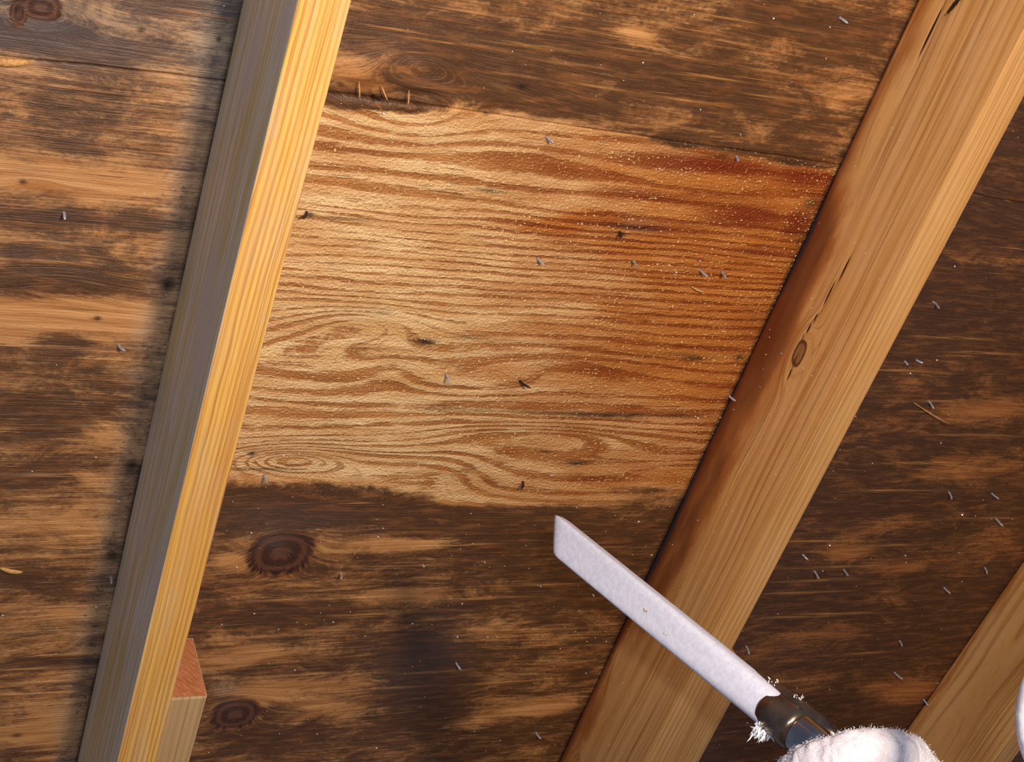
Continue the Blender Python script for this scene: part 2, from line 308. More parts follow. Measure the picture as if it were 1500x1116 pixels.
def sheet_fields(U, V):
    ring = V + .010 * (fbm(U * 2.2, V * 7, 3, 5) - .5) + .004 * (fbm(U * 6, V * 26, 3, 9) - .5) + .07 * 0 * U
    for x, y, a, b, h in EYES: ring = ring + h * px_blob(U, V, x, y, a, b)
    vk = [at(600, y)[1] for y in (0, 160, 200, 290, 315, 450, 480, 600, 640, 720, 760, 1100)]
    dens = [60, 50, 45, 55, 130, 120, 55, 55, 65, 65, 90, 90]
    cyc = np.concatenate([[0], np.cumsum(np.diff(vk) * (np.array(dens[1:]) + dens[:-1]) / 2)])
    ring_p = ring + .022 * (fbm(U * 3.2 + 7, V * 9, 3, 61) - .5)
    phase = np.interp(ring_p, vk, cyc) + (ring_p < vk[0]) * (ring_p - vk[0]) * 70 + (ring_p > vk[-1]) * (ring_p - vk[-1]) * 100
    flame = sstep(vk[5], vk[6], V) * .8 + (1 - sstep(vk[2], vk[4], V)) * .8 + .15
    tone = .5 * (fbm(U * 5, V * 22, 3, 71) - .5)
    for x, y, a, b, k in TONE: tone = tone + k * px_blob(U, V, x, y, a, b)
    n1 = fbm(U * 18, V * 60, 4, 3) - .5; n2 = fbm(U * 40, V * 160, 4, 8) - .5
    sv = seam_v(U)
    # blasted patch: from the seam to a ragged lower limit, between the two rafters
    lo = np.interp(U, *np.array([at(x, y)[:2] for x, y in ((330, 700), (450, 712), (600, 722), (700, 740), (800, 738), (900, 728), (1010, 722), (1100, 715))]).T)
    up = np.interp(U, *np.array([at(x, y)[:2] for x, y in ((440, 150), (500, 160), (600, 166), (660, 164), (800, 178), (900, 198), (1000, 215), (1250, 248))]).T)
    uL, uR = .318, .9375 - .0386 * V
    clean = sstep(-.010, .012, V - up + n2 * .012) * (1 - sstep(-.022, .018, V - lo + n1 * .03)) * sstep(uL - .01, uL, U) * (1 - sstep(uR + .01, uR + .02, U))
    uD = .9375 - .0386 * V
    left, right = 1 - sstep(.29, .31, U), sstep(.0, .03, U - uD)
    mold = (.42 * left + .70 * right + .55 * (1 - left) * (1 - right)) * (1 - clean) + clean * -.35
    for x, y, a, b, k in MOLD_SHADE: mold = mold + k * 1.25 * px_blob(U, V, x, y, a, b) * (1 - clean)
    for x, y, a, b, k in MOLD_CLEAN: mold = mold + (k + .15) * px_blob(U, V, x, y, a, b)
    mold += .13 * sstep(.0, .05, (V - lo)) * (1 - sstep(.03, .09, V - lo)) * (1 - left) * (1 - right)
    amber = clean * np.clip(sstep(.50, .80, U + .2 * n1 - .15 * (V - .7)) * .95 + .30 * px_blob(U, V, 480, 215, 90, 30) + .5 * px_blob(U, V, 800, 330, 120, 30)
                            - .45 * px_blob(U, V, 900, 650, 160, 50), 0, 1) + .55 * right
    red = np.zeros_like(U)
    for x, y, a, b, k in RED: red = np.maximum(red, k * px_blob(U, V, x, y, a, b))
    red *= sstep(-.002, .006, V - sv) * (1 - right)
    dark = np.zeros_like(U)
    for x, y, a, b, k in DARK: dark = np.maximum(dark, k * px_blob(U, V, x, y, a, b, 1.6))
    # contact shade painted into the colour along the rafter bases
    for g0, s_ in ((.3019 - .0294 * V, 1), (.9375 - .0386 * V, .85)):
        d = g0 - U
        dark = np.maximum(dark, s_ * .85 * np.exp(-np.clip(d, 0, 1) / .0035) * (d > -.05) * sstep(.35, .6, fbm(U * 5, V * 9, 3, 31) + .1))
    knot = np.zeros_like(U)
    for x, y, a, b in KNOTS: knot = np.maximum(knot, px_blob(U, V, x, y, a, b, 2.6))
    grey = np.clip(left * (.85 * px_blob(U, V, 40, 30, 260, 60) + .5 * px_blob(U, V, 330, 60, 60, 120) + .05 + .5 * sstep(.264, .288, U + .03 * V + .02 * n1))  # last term paints the rafter's grey shade strip into the wood
                   + right * .12 + .5 * px_blob(U, V, 620, 970, 60, 60) + .35 * px_blob(U, V, 420, 760, 120, 30) + .6 * px_blob(U, V, 330, 1010, 20, 12), 0, 1)  # bluish nozzle shade painted into the bottom centre blot
    # the scuffed, cracked strip beside the first rafter
    pline = np.zeros_like(U); Vl = V + .006 * (fbm(U * 7, V * 12, 2, 95) - .5)
    for x, y, a in LINES: pline = np.maximum(pline, px_blob(U, Vl, x, y, a, 1.5))
    pline *= (1 - clean)
    dl = .3019 - .0294 * V - U
    crackle = .85 * sstep(.48, .56, V) * (dl > 0) * (1 - sstep(.018, .04, dl + .02 * n1)) * sstep(.38, .6, fbm(U * 12, V * 22, 3, 88) + .12)
    return dict(pline=pline, crackle=crackle, phase=phase, tone=tone, flame=flame, ring=ring, mold=mold, clean=clean, amber=amber, red=red, dark=dark, knot=knot, grey=grey)

def add_attr(me, name, arr):
    a = me.attributes.new(name, 'FLOAT', 'POINT'); a.data.foreach_set('value', np.asarray(arr, np.float32).ravel())

def grid_mesh(name, P, fields, thick=None, cyc=False):
    """P: (n, m, 3) points -> quad sheet; cyc joins the last column to the first."""
    n, m = P.shape[:2]; idx = np.arange(n * m).reshape(n, m)
    if cyc: idx = np.concatenate([idx, idx[:, :1]], 1)
    q = np.stack([idx[:-1, :-1], idx[1:, :-1], idx[1:, 1:], idx[:-1, 1:]], -1).reshape(-1, 4)
    caps = []
    if cyc: caps = [idx[0, :-1].tolist(), idx[-1, :-1][::-1].tolist()]
    me = bpy.data.meshes.new(name)
    nl = len(q) * 4 + sum(map(len, caps)); me.vertices.add(n * m); me.vertices.foreach_set('co', P.astype(np.float32).ravel())
    me.loops.add(nl); me.loops.foreach_set('vertex_index', np.concatenate([q.ravel()] + [np.array(c) for c in caps]).astype(np.int32))
    me.polygons.add(len(q) + len(caps))
    starts = np.concatenate([np.arange(len(q)) * 4, len(q) * 4 + np.cumsum([0] + [len(c) for c in caps[:-1]])]) if caps else np.arange(len(q)) * 4
    me.polygons.foreach_set('loop_start', starts.astype(np.int32))
    me.update(calc_edges=True); me.validate()
    sm = np.ones(len(me.polygons), bool)
    if caps: sm[len(q):] = False
    me.polygons.foreach_set('use_smooth', sm)
    for k, a in fields.items(): add_attr(me, k, a)
    return me

ceiling = empty('ceiling', (.9, .8, 0)); ceiling.matrix_world = M; tag(ceiling, 'underside of the plywood roof sheathing behind the rafters', kind='structure')
STEP = .0018
def sheet(v_of, rows, label):
    us = np.arange(-.25, 2.15, STEP)
    U = np.repeat(us[None, :], rows, 0); s = np.linspace(0, 1, rows)[:, None]
    a, b = v_of(us); V = a[None] * (1 - s) + b[None] * s
    f = sheet_fields(U, V)
    W = -.0007 * (fbm(U * 3, V * 10, 3, 77) - .5) * 2 + f['clean'] * (.0012 + .0010 * (fbm(U * 20, f['ring'] * 160, 3, 4) - .5)) - .001 * f['knot']
    # torn veneer hollow under the seam
    W += .004 * np.clip(sum(px_blob(U, V, x, y, a_, b_, 4) for x, y, a_, b_ in ((525, 134, 46, 14), (600, 144, 44, 12))), 0, 1)
    P = np.stack([U, V, W + .002], -1)
    # thickness: fold the border back 12 mm
    top = P[:1].copy(); top[..., 2] = .014; bot = P[-1:].copy(); bot[..., 2] = .014
    P = np.concatenate([top, P, bot]); f = {k: np.concatenate([a_[:1], a_, a_[-1:]]) for k, a_ in f.items()}
    me = grid_mesh('plywood_sheet', P, f); return link('plywood_sheet', me, PLY, ceiling)
wob = lambda u: .0018 * (fbm(u * 22, u * 0 + 3, 4, 6) - .5)
s1 = sheet(lambda u: (np.full_like(u, .02), seam_v(u) - .0007 + wob(u)), int(.45 / STEP), '')
s2 = sheet(lambda u: (seam_v(u) + .0007 + wob(u), np.full_like(u, 1.75)), int(1.28 / STEP), '')
tag(s1, 'mouldy plywood sheet above the long seam'); tag(s2, 'plywood sheet below the seam with a blasted clean patch')
# roof boards' backing, closes the gap behind the seam
def slab(name, u0, u1, v0, v1, w0, w1, mat, parent=None):
    bm = bmesh.new()
    vs = [bm.verts.new((u, v, w)) for w in (w0, w1) for v in (v0, v1) for u in (u0, u1)]
    for f in ((0, 1, 3, 2), (4, 6, 7, 5), (0, 4, 5, 1), (2, 3, 7, 6), (0, 2, 6, 4), (1, 5, 7, 3)): bm.faces.new([vs[i] for i in f])
    bmesh.ops.recalc_face_normals(bm, faces=bm.faces)
    me = bpy.data.meshes.new(name); bm.to_mesh(me); return link(name, me, mat, parent)
felt = simple('roofing_felt', srgb(28, 24, 22), .9)
slab('roofing_felt', -.25, 2.15, .02, 1.75, .015, .022, felt, ceiling)

# ------------------------------------------------------------------ rafters
def beam(name, u0, g, w, d, v0, v1, mat, field, r=.0012, ds=.0022, dv=.004, parent=None, h0=-.0005, lean=0.):
    pts = []
    def seg(a, b):
        n = max(1, int(np.hypot(b[0] - a[0], b[1] - a[1]) / ds))
        for i in range(n): pts.append((a[0] + (b[0] - a[0]) * i / n, a[1] + (b[1] - a[1]) * i / n))
    seg((0, 0), (0, d - r))
    for k in range(5): q = math.pi / 2 * k / 5; pts.append((r - r * math.cos(q), d - r + r * math.sin(q)))
    seg((r, d), (w - r, d))
    for k in range(5): q = math.pi / 2 * k / 5; pts.append((w - r + r * math.sin(q), d - r + r * math.cos(q)))
    seg((w, d - r), (w, 0)); seg((w, 0), (0, 0))
    pts = np.array(pts); vs = np.linspace(v0, v1, max(2, int((v1 - v0) / dv)))
    X = np.repeat(pts[None, :, 0], len(vs), 0); H = np.repeat(pts[None, :, 1], len(vs), 0); V = np.repeat(vs[:, None], len(pts), 1)
    f = field(X, V, H, w, d)
    for k in ('stain', 'pale', 'knot', 'crack', 'weather'): f.setdefault(k, np.zeros_like(X))
    P = np.stack([u0 + g * V + X, V, -(H + h0)], -1)
    me = grid_mesh(name, P, f, cyc=True)
    o = link(name, me, mat, parent)
    return o
def blob3(A, B, a, b, ra, rb, p=2., sh=0.):
    return np.exp(-((np.abs(A - a - sh * (B - b)) / ra) ** p + (np.abs(B - b) / rb) ** p))

UA, GA, WA, DA = .3019, -.02936, .038, .1381
UD, GD, WD, DD = .9375, -.03865, .038, .1423
def left_field(X, V, H, w, d):
    ring = .0011 * (fbm(V * 30, X * 300, 3, 92) - .5) + np.hypot(X + .055 + .010 * (fbm(V * 2.2, X * 0, 3, 2) - .5), H - .060 - .05 * (fbm(V * 1.3, X * 0, 2, 4) - .5)) + .0015 * fbm(V * 9, H * 30, 2, 7)
    side = (X < .0004).astype(float)
    lead = sstep(.075, .11, H + .01 * (fbm(V * 10, H * 60, 3, 12) - .5))
    pale = np.zeros_like(X)
    for px, py, rv, rh in ((300, 500, .07, .022), (330, 400, .06, .006), (250, 600, .04, .004), (235, 690, .05, .004), (205, 790, .02, .018), (215, 770, .04, .005), (230, 860, .05, .005), (185, 900, .03, .005), (190, 1060, .06, .006),
                            (370, 90, .05, .02), (350, 250, .06, .006), (300, 440, .08, .02), (310, 560, .04, .008), (415, 40, .04, .012), (225, 830, .04, .007)):
        p = on_side(px, py, UA, GA); pale = np.maximum(pale, blob3(V, H, p[1], -p[2], rv, rh) * side)
    front = sstep(d - .002, d, H)
    p = at(405, 180, d); pale = np.maximum(pale, .4 * front * blob3(V, X, p[1], .004, .02, .006)) 
    crack = np.zeros_like(X)
    for k in range(26):
        cv, ch = .25 + 1.1 * vnoise(np.array(k * 3.7), np.array(.5), 4), .02 + .11 * vnoise(np.array(k * 5.1), np.array(1.5), 9)
        crack = np.maximum(crack, .45 * side * blob3(V, H, float(cv), float(ch), .02, .0008))
    weather = side * (.85 + .15 * lead) 
    stain = .35 * side * blob3(V, H, .9, .03, .3, .02) * 0
    return dict(ring=ring, pale=pale, crack=crack, weather=weather, stain=stain)
golden = timber_material('golden_pine', srgb(246, 200, 104), srgb(206, 134, 62), .0034, srgb(226, 160, 78), srgb(92, 52, 24), srgb(200, 190, 180), .66, .85)
tan = timber_material('tan_fir', srgb(232, 180, 114), srgb(180, 120, 60), .0052, srgb(206, 148, 80), srgb(104, 38, 10), srgb(230, 188, 142), .42, .62, .7)
pale_pine = timber_material('pale_pine', srgb(214, 184, 140), srgb(190, 142, 76), .0065, srgb(206, 168, 120), srgb(110, 70, 40), srgb(220, 200, 170), .6, .6)
o = beam('rafter', UA, GA, WA, DA, .05, 1.7, golden, left_field)
tag(o, 'golden front edged rafter with grey green side, left of the clean patch', 'rafter')

def right_field(X, V, H, w, d):
    k0 = on_side(1171, 518, UD, GD)
    wig = .012 * (fbm(V * 2.5, X * 0, 3, 22) - .5)
    ring = np.hypot(X + .075 + wig, (H - .030) * .75) + .0018 * fbm(V * 8, H * 40, 2, 17)
    ring = ring + .014 * blob3(V, H, k0[1], -k0[2], .030, .012)
    side = sstep(-.006, -.002, -X)
    base = .80 * np.exp(-(H / .050) ** 2.6)
    along = sstep(.42, .56, V) * (1 - .6 * sstep(.98, 1.15, V))
    stain = side * np.clip(np.maximum(base * along * (.95 + .9 * (fbm(V * 9, H * 50, 3, 41) - .5)), .32 * np.exp(-(H / .03) ** 2)) + .40 * np.exp(-(H / .006) ** 2) * sstep(.3, .5, V), 0, 1)
    knot = side * blob3(V, H, k0[1], -k0[2], .0125, .0068, 2.6)
    crack = np.zeros_like(X)
    def line(px, py, rv, rh, a=1., sh=0.):
        nonlocal crack
        p = on_side(px, py, UD, GD); crack = np.maximum(crack, a * side * blob3(H, V, -p[2], p[1], rh, rv, 2., sh))
    line(1250, 548, .018, .0016, 1); line(1240, 565, .03, .0008, .7); line(1160, 540, .022, .0012, .9, .1); line(1187, 478, .024, .0012, 1, -.15); line(1200, 505, .014, .0008, .6, .2)
    line(1237, 395, .02, .0012, .9); line(1215, 430, .018, .0012, .9); line(1068, 735, .03, .0009, .5); line(1080, 700, .02, .001, .4); line(1300, 210, .03, .0008, .5); line(1270, 270, .04, .0008, .5)
    line(1362, 50, .03, .0018, 1); line(1375, 25, .03, .001, .6); line(1305, 330, .05, .0006, .4); line(1400, 5, .02, .003, 1, -.4); line(1052, 918, .018, .0010, .9); line(1060, 905, .03, .0008, .6)
    line(1180, 560, .06, .0006, .35); line(1090, 760, .08, .0006, .35); line(1340, 130, .06, .0007, .4)
    p = on_side(1360, 60, UD, GD)
    pale = .7 * side * blob3(V, H, p[1], -p[2], .05, .0035)
    for px, py, rv, rh, a in ((1430, 60, .09, .02, .45), (1190, 590, .09, .02, .35), (1270, 380, .1, .02, .3), (1110, 640, .06, .008, .4)):
        p = on_side(px, py, UD, GD); pale = np.maximum(pale, a * side * blob3(V, H, p[1], -p[2], rv, rh))
    return dict(ring=ring, stain=stain, knot=knot, crack=crack, pale=pale)
o = beam('rafter', UD, GD, WD, DD, .05, 1.7, tan, right_field)
tag(o, 'tan rafter with oval knot and dark stained base, crossed by the white nozzle', 'rafter')


def third_field(X, V, H, w, d):
    ring = np.hypot(X + .07 + .012 * (fbm(V * 2.5, X * 0, 3, 52) - .5), H - .06)
    return dict(ring=ring * .8, stain=.3 * np.exp(-(H / .02) ** 2), pale=.5 * (fbm(V * 6, H * 20, 2, 3)))
g1, g2 = at(1500, 822), at(1333, 1064); GT = (g2[0] - g1[0]) / (g2[1] - g1[1])
o = beam('rafter', g1[0] - GT * g1[1], GT, .038, .140, .3, 1.75, tan, third_field)
tag(o, 'blurred tan rafter at the lower right corner behind the frosted hose', 'rafter')

# doubled short boards nailed against the right sides of the rafters
def sawn_end():
    t = NT('sawn_end_grain', .2); X, Y, Z = t.xyz()
    a = t.mad(Z, .8, X); b = t.mad(X, -.8, Z)
    n = t.noise(t.vec(t.mul(a, 520), t.mul(b, 60)), 1, 4, .6, .4)
    t.bump(n, .9, .0016)
    return t.out(t.mix(t.step(n, .35, .65), srgb(190, 116, 74), srgb(224, 150, 102)), .8)
endw = sawn_end()
def block(u0, g, w, d, v0, v1, label, mat, endmat):
    def fld(X, V, H, w_, d_): return dict(ring=X * 1. + .02 + .003 * fbm(V * 3, H * 9, 2, 5) + H * .15, pale=.25 * fbm(V * 9, X * 30, 2, 8))
    o = beam('blocking_board', u0, g, w, d, v0, v1, mat, fld, r=.0012)
    # rough sawn upper end
    n, k = 20, 24
    Xs, Hs = np.meshgrid(np.linspace(.001, w - .001, n * 2), np.linspace(.001, d - .001, k * 2))
    Wv = v0 - .0006 - .0007 * fbm((Xs * .7 + Hs) * 260, Xs * 60, 3, 9)
    me = grid_mesh('end_cut', np.stack([u0 + g * v0 + Xs, Wv, -Hs], -1), {}); e = link('end_cut', me, endmat, o)
    o.location = M.translation
    tag(o, label, 'board'); tag(e, 'reddish rough sawn end grain'); return o
q = at(283, 935)
block(UA + WA + .0006, GA, q[0] - (UA + WA + .0006 + GA * q[1]), .0835, q[1], 1.7, 'short pale board against left rafter, reddish cut end, bottom left', pale_pine, endw)
q = at(1095, 985, .12)
block(UD + WD + .0006, GD, q[0] - (UD + WD + .0006 + GD * q[1]), .12, q[1], 1.72, 'short tan board against the knotted rafter, mostly behind the nozzle', tan, endw)

# attic floor far below, out of the picture
slabm = simple('floor_boards', srgb(120, 92, 66), .8, var=srgb(96, 70, 48), scale=6)
fl = bpy.data.meshes.new('floor'); fl.from_pydata([(-2, -2.5, 0), (4, -2.5, 0), (4, 2.5, 0), (-2, 2.5, 0), (-2, -2.5, -.03), (4, -2.5, -.03), (4, 2.5, -.03), (-2, 2.5, -.03)], [], [(0, 1, 2, 3), (7, 6, 5, 4), (0, 4, 5, 1), (1, 5, 6, 2), (2, 6, 7, 3), (3, 7, 4, 0)])
tag(link('floor', fl, slabm, local=True), 'attic floor boards', kind='structure')

# ------------------------------------------------------------------ tubes
def tube_mesh(name, pts, radii, seg=10, flat=None, squash=1., cap=True, frame_up=None):
    pts = [Vector(p) for p in pts]; n = len(pts); P = np.zeros((n, seg, 3)); prev = None
    for i, p in enumerate(pts):
        tdir = (pts[min(i + 1, n - 1)] - pts[max(i - 1, 0)]).normalized()
        if prev is None: ref = Vector(frame_up) if frame_up is not None else (Vector((0, 0, 1)) if abs(tdir.z) < .9 else Vector((1, 0, 0)))
        else: ref = prev
        a = (ref - tdir * ref.dot(tdir)).normalized(); b = tdir.cross(a); prev = a
        for k in range(seg):
            th = 2 * math.pi * k / seg; q = p + radii[i] * (a * math.cos(th) * squash + b * math.sin(th)); P[i, k] = q
    return grid_mesh(name, P, {}, cyc=True)

steel = simple('galvanised_steel', srgb(214, 218, 232), .35, .35, var=srgb(160, 162, 178), scale=900)
rusty = simple('dull_steel', srgb(82, 70, 66), .5, .7, var=srgb(58, 46, 44), scale=900)
NAILS = [  # x, y, length mm, bent, where (used in the label)
    (97, 318, 6, 0, 'bent nail tip in moldy streak at the far left edge'),
    (177, 512, 8, 1, 'silver nail tip left of the golden rafter, right of a round mold spot'),
    (166, 852, 7, 1, 'nail tip touching the lower left side of the golden rafter'),
    (453, 318, 7, 2, 'dark nail tip at the crack just right of the golden rafter'),
    (552, 147, 9, 2, 'dark nail tip in the torn veneer hollow at the top of the clean patch'),
    (805, 207, 7, 1, 'grey nail tip alone under the seam in the clean patch'),
    (912, 347, 8, 2, 'dark nail tip on the reddish brown streak, above another tip'),
    (932, 389, 9, 1, 'grey nail tip below the reddish streak, right of clean patch centre'),
    (792, 385, 7, 1, 'small grey nail tip where pale wood turns amber, mid clean patch'),
    (1030, 402, 10, 1, 'left of the twin grey nail tips near the stained rafter base'),
    (1062, 405, 11, 1, 'right of the twin grey nail tips near the stained rafter base'),
    (658, 555, 9, 1, 'grey nail tip low in the clean patch, below the black spot'),
    (766, 565, 10, 2, 'dark grey nail tip left of the round amber swirl'),
    (391, 703, 9, 0, 'grey nail tip at lower left corner of the clean patch'),
    (770, 713, 8, 2, 'nail tip on the hazy lower border of the clean patch'),
    (1073, 587, 8, 1, 'nail tip poking out at the stained base of knotted rafter'),
    (1235, 32, 7, 1, 'bright nail tip in dark wood at top, left of knotted rafter'),
    (1083, 236, 6, 1, 'whitish nail tip at the top of the red stain'),
    (503, 846, 8, 1, 'grey nail tip right of the big round knot'),
    (672, 978, 7, 1, 'pale nail tip beside the blackish painted shade blot, bottom centre'),
    (789, 1080, 8, 1, 'nail tip in dark wood at the bottom, left of the knotted rafter'),
    (1374, 450, 10, 1, 'silver nail tip with frayed fibres, upper part of right bay'),
    (1365, 594, 10, 1, 'silver nail tip beside the long splinter in right bay'),
    (1347, 534, 5, 1, 'tiny right nail tip of the close pair above the splinter'),
    (1330, 536, 4, 1, 'tiny left nail tip of the close pair above the splinter'),
    (1394, 727, 10, 1, 'left nail tip of the pair at mid height, far right'),
    (1457, 729, 10, 1, 'right nail tip of the pair at mid height, far right'),
    (1180, 819, 6, 1, 'bright round nail tip nearest the knotted rafter, right bay'),
    (1197, 843, 11, 1, 'left nail tip of the long pair in right bay'),
    (1240, 841, 10, 0, 'right nail tip of the long pair in right bay'),
    (1463, 766, 11, 1, 'long thin nail tip at the far right, below the mid height pair'),
    (1387, 867, 10, 0, 'nail tip left of the blurred corner rafter, upper of that column'),
    (1322, 945, 8, 1, 'nail tip in the middle of the lower right bay'),
    (1097, 953, 10, 1, 'nail tip just beyond the end of the short tan board'),
    (1314, 991, 12, 1, 'longest nail tip, above the white glove'),
    (1357, 1031, 9, 1, 'nail tip at the base of the blurred corner rafter above the glove'),
    (1447, 838, 8, 1, 'nail tip near the upper end of the blurred corner rafter'),
]
def nail_mesh(L, bent, k):
    L *= .00115; pts, rad = [], []
    for i in range(7):
        s = i / 6; pts.append(((.0022 * math.sin(k * 1.7) * s * s) * (1 + bent), (.0018 * math.cos(k * 2.3) * s * s), .0035 - (L + .0035) * s)); rad.append(.0014 * (1 - .05 * s) if i < 5 else (.0012 if i == 5 else .0003))
    return tube_mesh('nail', pts, rad, 8)
for k, (x, y, L, bent, lab) in enumerate(NAILS):
    p = at(x - 3, y - 5); me = nail_mesh(L, bent, k)
    o = link('nail', me, rusty if bent == 2 else steel, local=True)
    o.matrix_world = M @ Matrix.Translation(Vector((p[0], p[1], 0)))
    tag(o, lab, 'nail', 'nail tips poking through the sheathing')

# splinters
straw = simple('split_wood', srgb(226, 176, 110), .6, var=srgb(196, 136, 74), scale=500)
def splinter(a, b, r, lab, group=None, lift=(.002, .006), cat='splinter'):
    pa, pb = at(*a, lift[0]), at(*b, lift[1]); n = 7; pts = []
    for i in range(n):
        s = i / (n - 1); p = pa * (1 - s) + pb * s; pts.append((p[0], p[1] + .0008 * math.sin(s * 3), p[2] - .0012 * math.sin(s * math.pi)))
    me = tube_mesh('splinter', pts, [r * (.25 + .75 * math.sin(math.pi * (.08 + .84 * i / (n - 1)))) for i in range(n)], 6, squash=.5)
    tag(link('splinter', me, straw), lab, cat, group)
splinter((1339, 590), (1393, 622), .0009, 'long thin pale splinter in right bay beside a silver nail tip', lift=(.0, .012))
splinter((1012, 419), (1033, 428), .0011, 'short pale splinter lying just below the twin nail tips', lift=(-.001, .004))
splinter((-20, 88), (44, 91), .0040, 'wide blond splinter on the seam at the far left edge', lift=(-.0005, .001))
for a, b, lab in (((526, 119), (527, 143), 'upright'), ((559, 125), (568, 147), 'leaning'), ((599, 132), (598, 153), 'rightmost')):
    splinter(a, b, .0007, lab + ' pale splinter standing in the torn veneer hollow by the top seam', 'splinters in the torn veneer', lift=(-.001, .003))
splinter((0, 832), (33, 838), .003, 'frayed pale splinter at the left edge of the photo, low down', lift=(-.0005, .002))

# ice grit thrown over everything by the nozzle: specks nobody could count
ice = simple('ice_grit', (.95, .97, 1), .15, spec=.8)
def grit():
    rng = np.random.RandomState(5); vs, fs = [], []
    def add(p, r):
        b = len(vs)
        for d in ((1, 0, 0), (-1, 0, 0), (0, 1, 0), (0, -1, 0), (0, 0, 1), (0, 0, -1)): vs.append(tuple(p[i] + d[i] * r * rng.uniform(.7, 1.3) for i in range(3)))
        for f in ((0, 2, 4), (2, 1, 4), (1, 3, 4), (3, 0, 4), (2, 0, 5), (1, 2, 5), (3, 1, 5), (0, 3, 5)): fs.append(tuple(b + i for i in f))
    for k in range(520):
        if k < 300: x, y = rng.normal(820, 330), rng.normal(820, 230)
        else: x, y = rng.uniform(300, 1500), rng.uniform(0, 1116)
        p = at(x, y)
        if UA + GA * p[1] - .001 < p[0] < UA + GA * p[1] + WA or UD + GD * p[1] - .001 < p[0] < UD + GD * p[1] + WD + .1: continue
        if p[0] > 1.9 or p[1] > 1.6: continue
        r = .0005 + .0008 * rng.rand() ** 4
        add((p[0], p[1], .0012 if False else .0005), r)
    for k in range(60):
        v = rng.uniform(.4, 1.4); h = rng.uniform(.005, .135); add((UD + GD * v - .0001, v, -h), .0004 + .0004 * rng.rand() ** 2)
    me = bpy.data.meshes.new('ice_grit'); me.from_pydata(vs, [], fs); return me
tag(link('ice_grit', grit(), ice), 'tiny white ice specks scattered over the sheathing and rafter', 'ice grit', kind='stuff')

# ------------------------------------------------------------------ the blasting nozzle
frost = simple('frosted_metal', srgb(208, 209, 226), .55, spec=.45, var=srgb(196, 198, 216), scale=260, bump=.5, bd=.0005)
bare = simple('bare_steel', srgb(120, 104, 92), .28, .9, var=srgb(92, 78, 68), scale=60)
chrome = simple('chrome_tube', srgb(190, 190, 200), .18, 1., var=srgb(150, 146, 150), scale=40)
Vv = lambda p: Vector(p)
TIP, TAIL = Vv(at_depth(815, 782, 1.15)), Vv(at_depth(1142, 1048, .99))
ax = (TAIL - TIP).normalized(); toC = (Vv(CAM) - TIP); toC = (toC - ax * toC.dot(ax)).normalized()
up_ = toC.cross(ax).normalized()                       # across the blade
if np.dot(ROT @ np.array(up_), [0, 1, 0]) > 0: up_ = -up_      # towards the upper right edge
roll = math.radians(14)
nrm = (toC * math.cos(roll) - up_ * math.sin(roll)).normalized(); wid = (up_ * math.cos(roll) + toC * math.sin(roll)).normalized()
print('nozzle tip height', -TIP.z, 'tail', -TAIL.z, 'len', (TAIL - TIP).length)
noz = empty('blasting_nozzle', TIP); inv_n = noz.matrix_world.inverted() @ M
def nlink(name, me, mat, par): me.transform(inv_n); return link(name, me, mat, par)
LEN = (TAIL - TIP).length
def blade():
    rows = []; seg = 48
    for i in range(90):
        s = i / 89
        hw, ht = .0138 - .0001 * s, .0066 + .0055 * s ** 1.5
        if i < 5: e = [.55, .80, .92, .98, 1][i]; hw_, ht_ = hw - .0016 * (1 - e) * 2, ht * e
        else: hw_, ht_ = hw, ht
        ring = []
        for k in range(seg):
            th = 2 * math.pi * k / seg; c, s_ = math.cos(th), math.sin(th); ex = .30 + .5 * s ** 2
            a = hw_ * math.copysign(abs(c) ** ex, c); b = ht_ * math.copysign(abs(s_) ** ex, s_)
            slant = .0099 * (-(a / hw)) * max(0, 1 - s * 8)
            ring.append(TIP + ax * (s * LEN + slant) + wid * a + nrm * b)
        rows.append(ring)
    P = np.array([[list(q) for q in r] for r in rows]); return grid_mesh('nozzle_blade', P, {}, cyc=True)
nlink('nozzle_blade', blade(), frost, noz)
def along(s, a=0., b=0.): return TAIL + ax * s + wid * a + nrm * b
def lathe(name, prof, mat, off=(0, 0), seg=40):
    P = np.array([[list(along(s, off[0] + r * math.cos(2 * math.pi * k / seg), off[1] + r * math.sin(2 * math.pi * k / seg))) for k in range(seg)] for s, r in prof])
    return nlink(name, grid_mesh(name, P, {}, cyc=True), mat, noz)
tag(lathe('socket', [(-.013, .0118), (-.011, .0132), (-.004, .0143), (.011, .0151), (.0150, .0152), (.0156, .0146), (.0178, .0141)], bare), 'bare brown steel socket')
lathe('socket_ridge', [(-.040, .0006), (-.030, .0030), (-.016, .0052), (.000, .0070), (.024, .0074), (.034, .0066), (.046, .0040)], bare, (.0118, -.003), 28)
tag(lathe('lance_tube', [(.013, .0137), (.0185, .0137), (.020, .0140), (.06, .0140), (.14, .0140), (.24, .0140)], chrome), 'shiny bare lance tube')

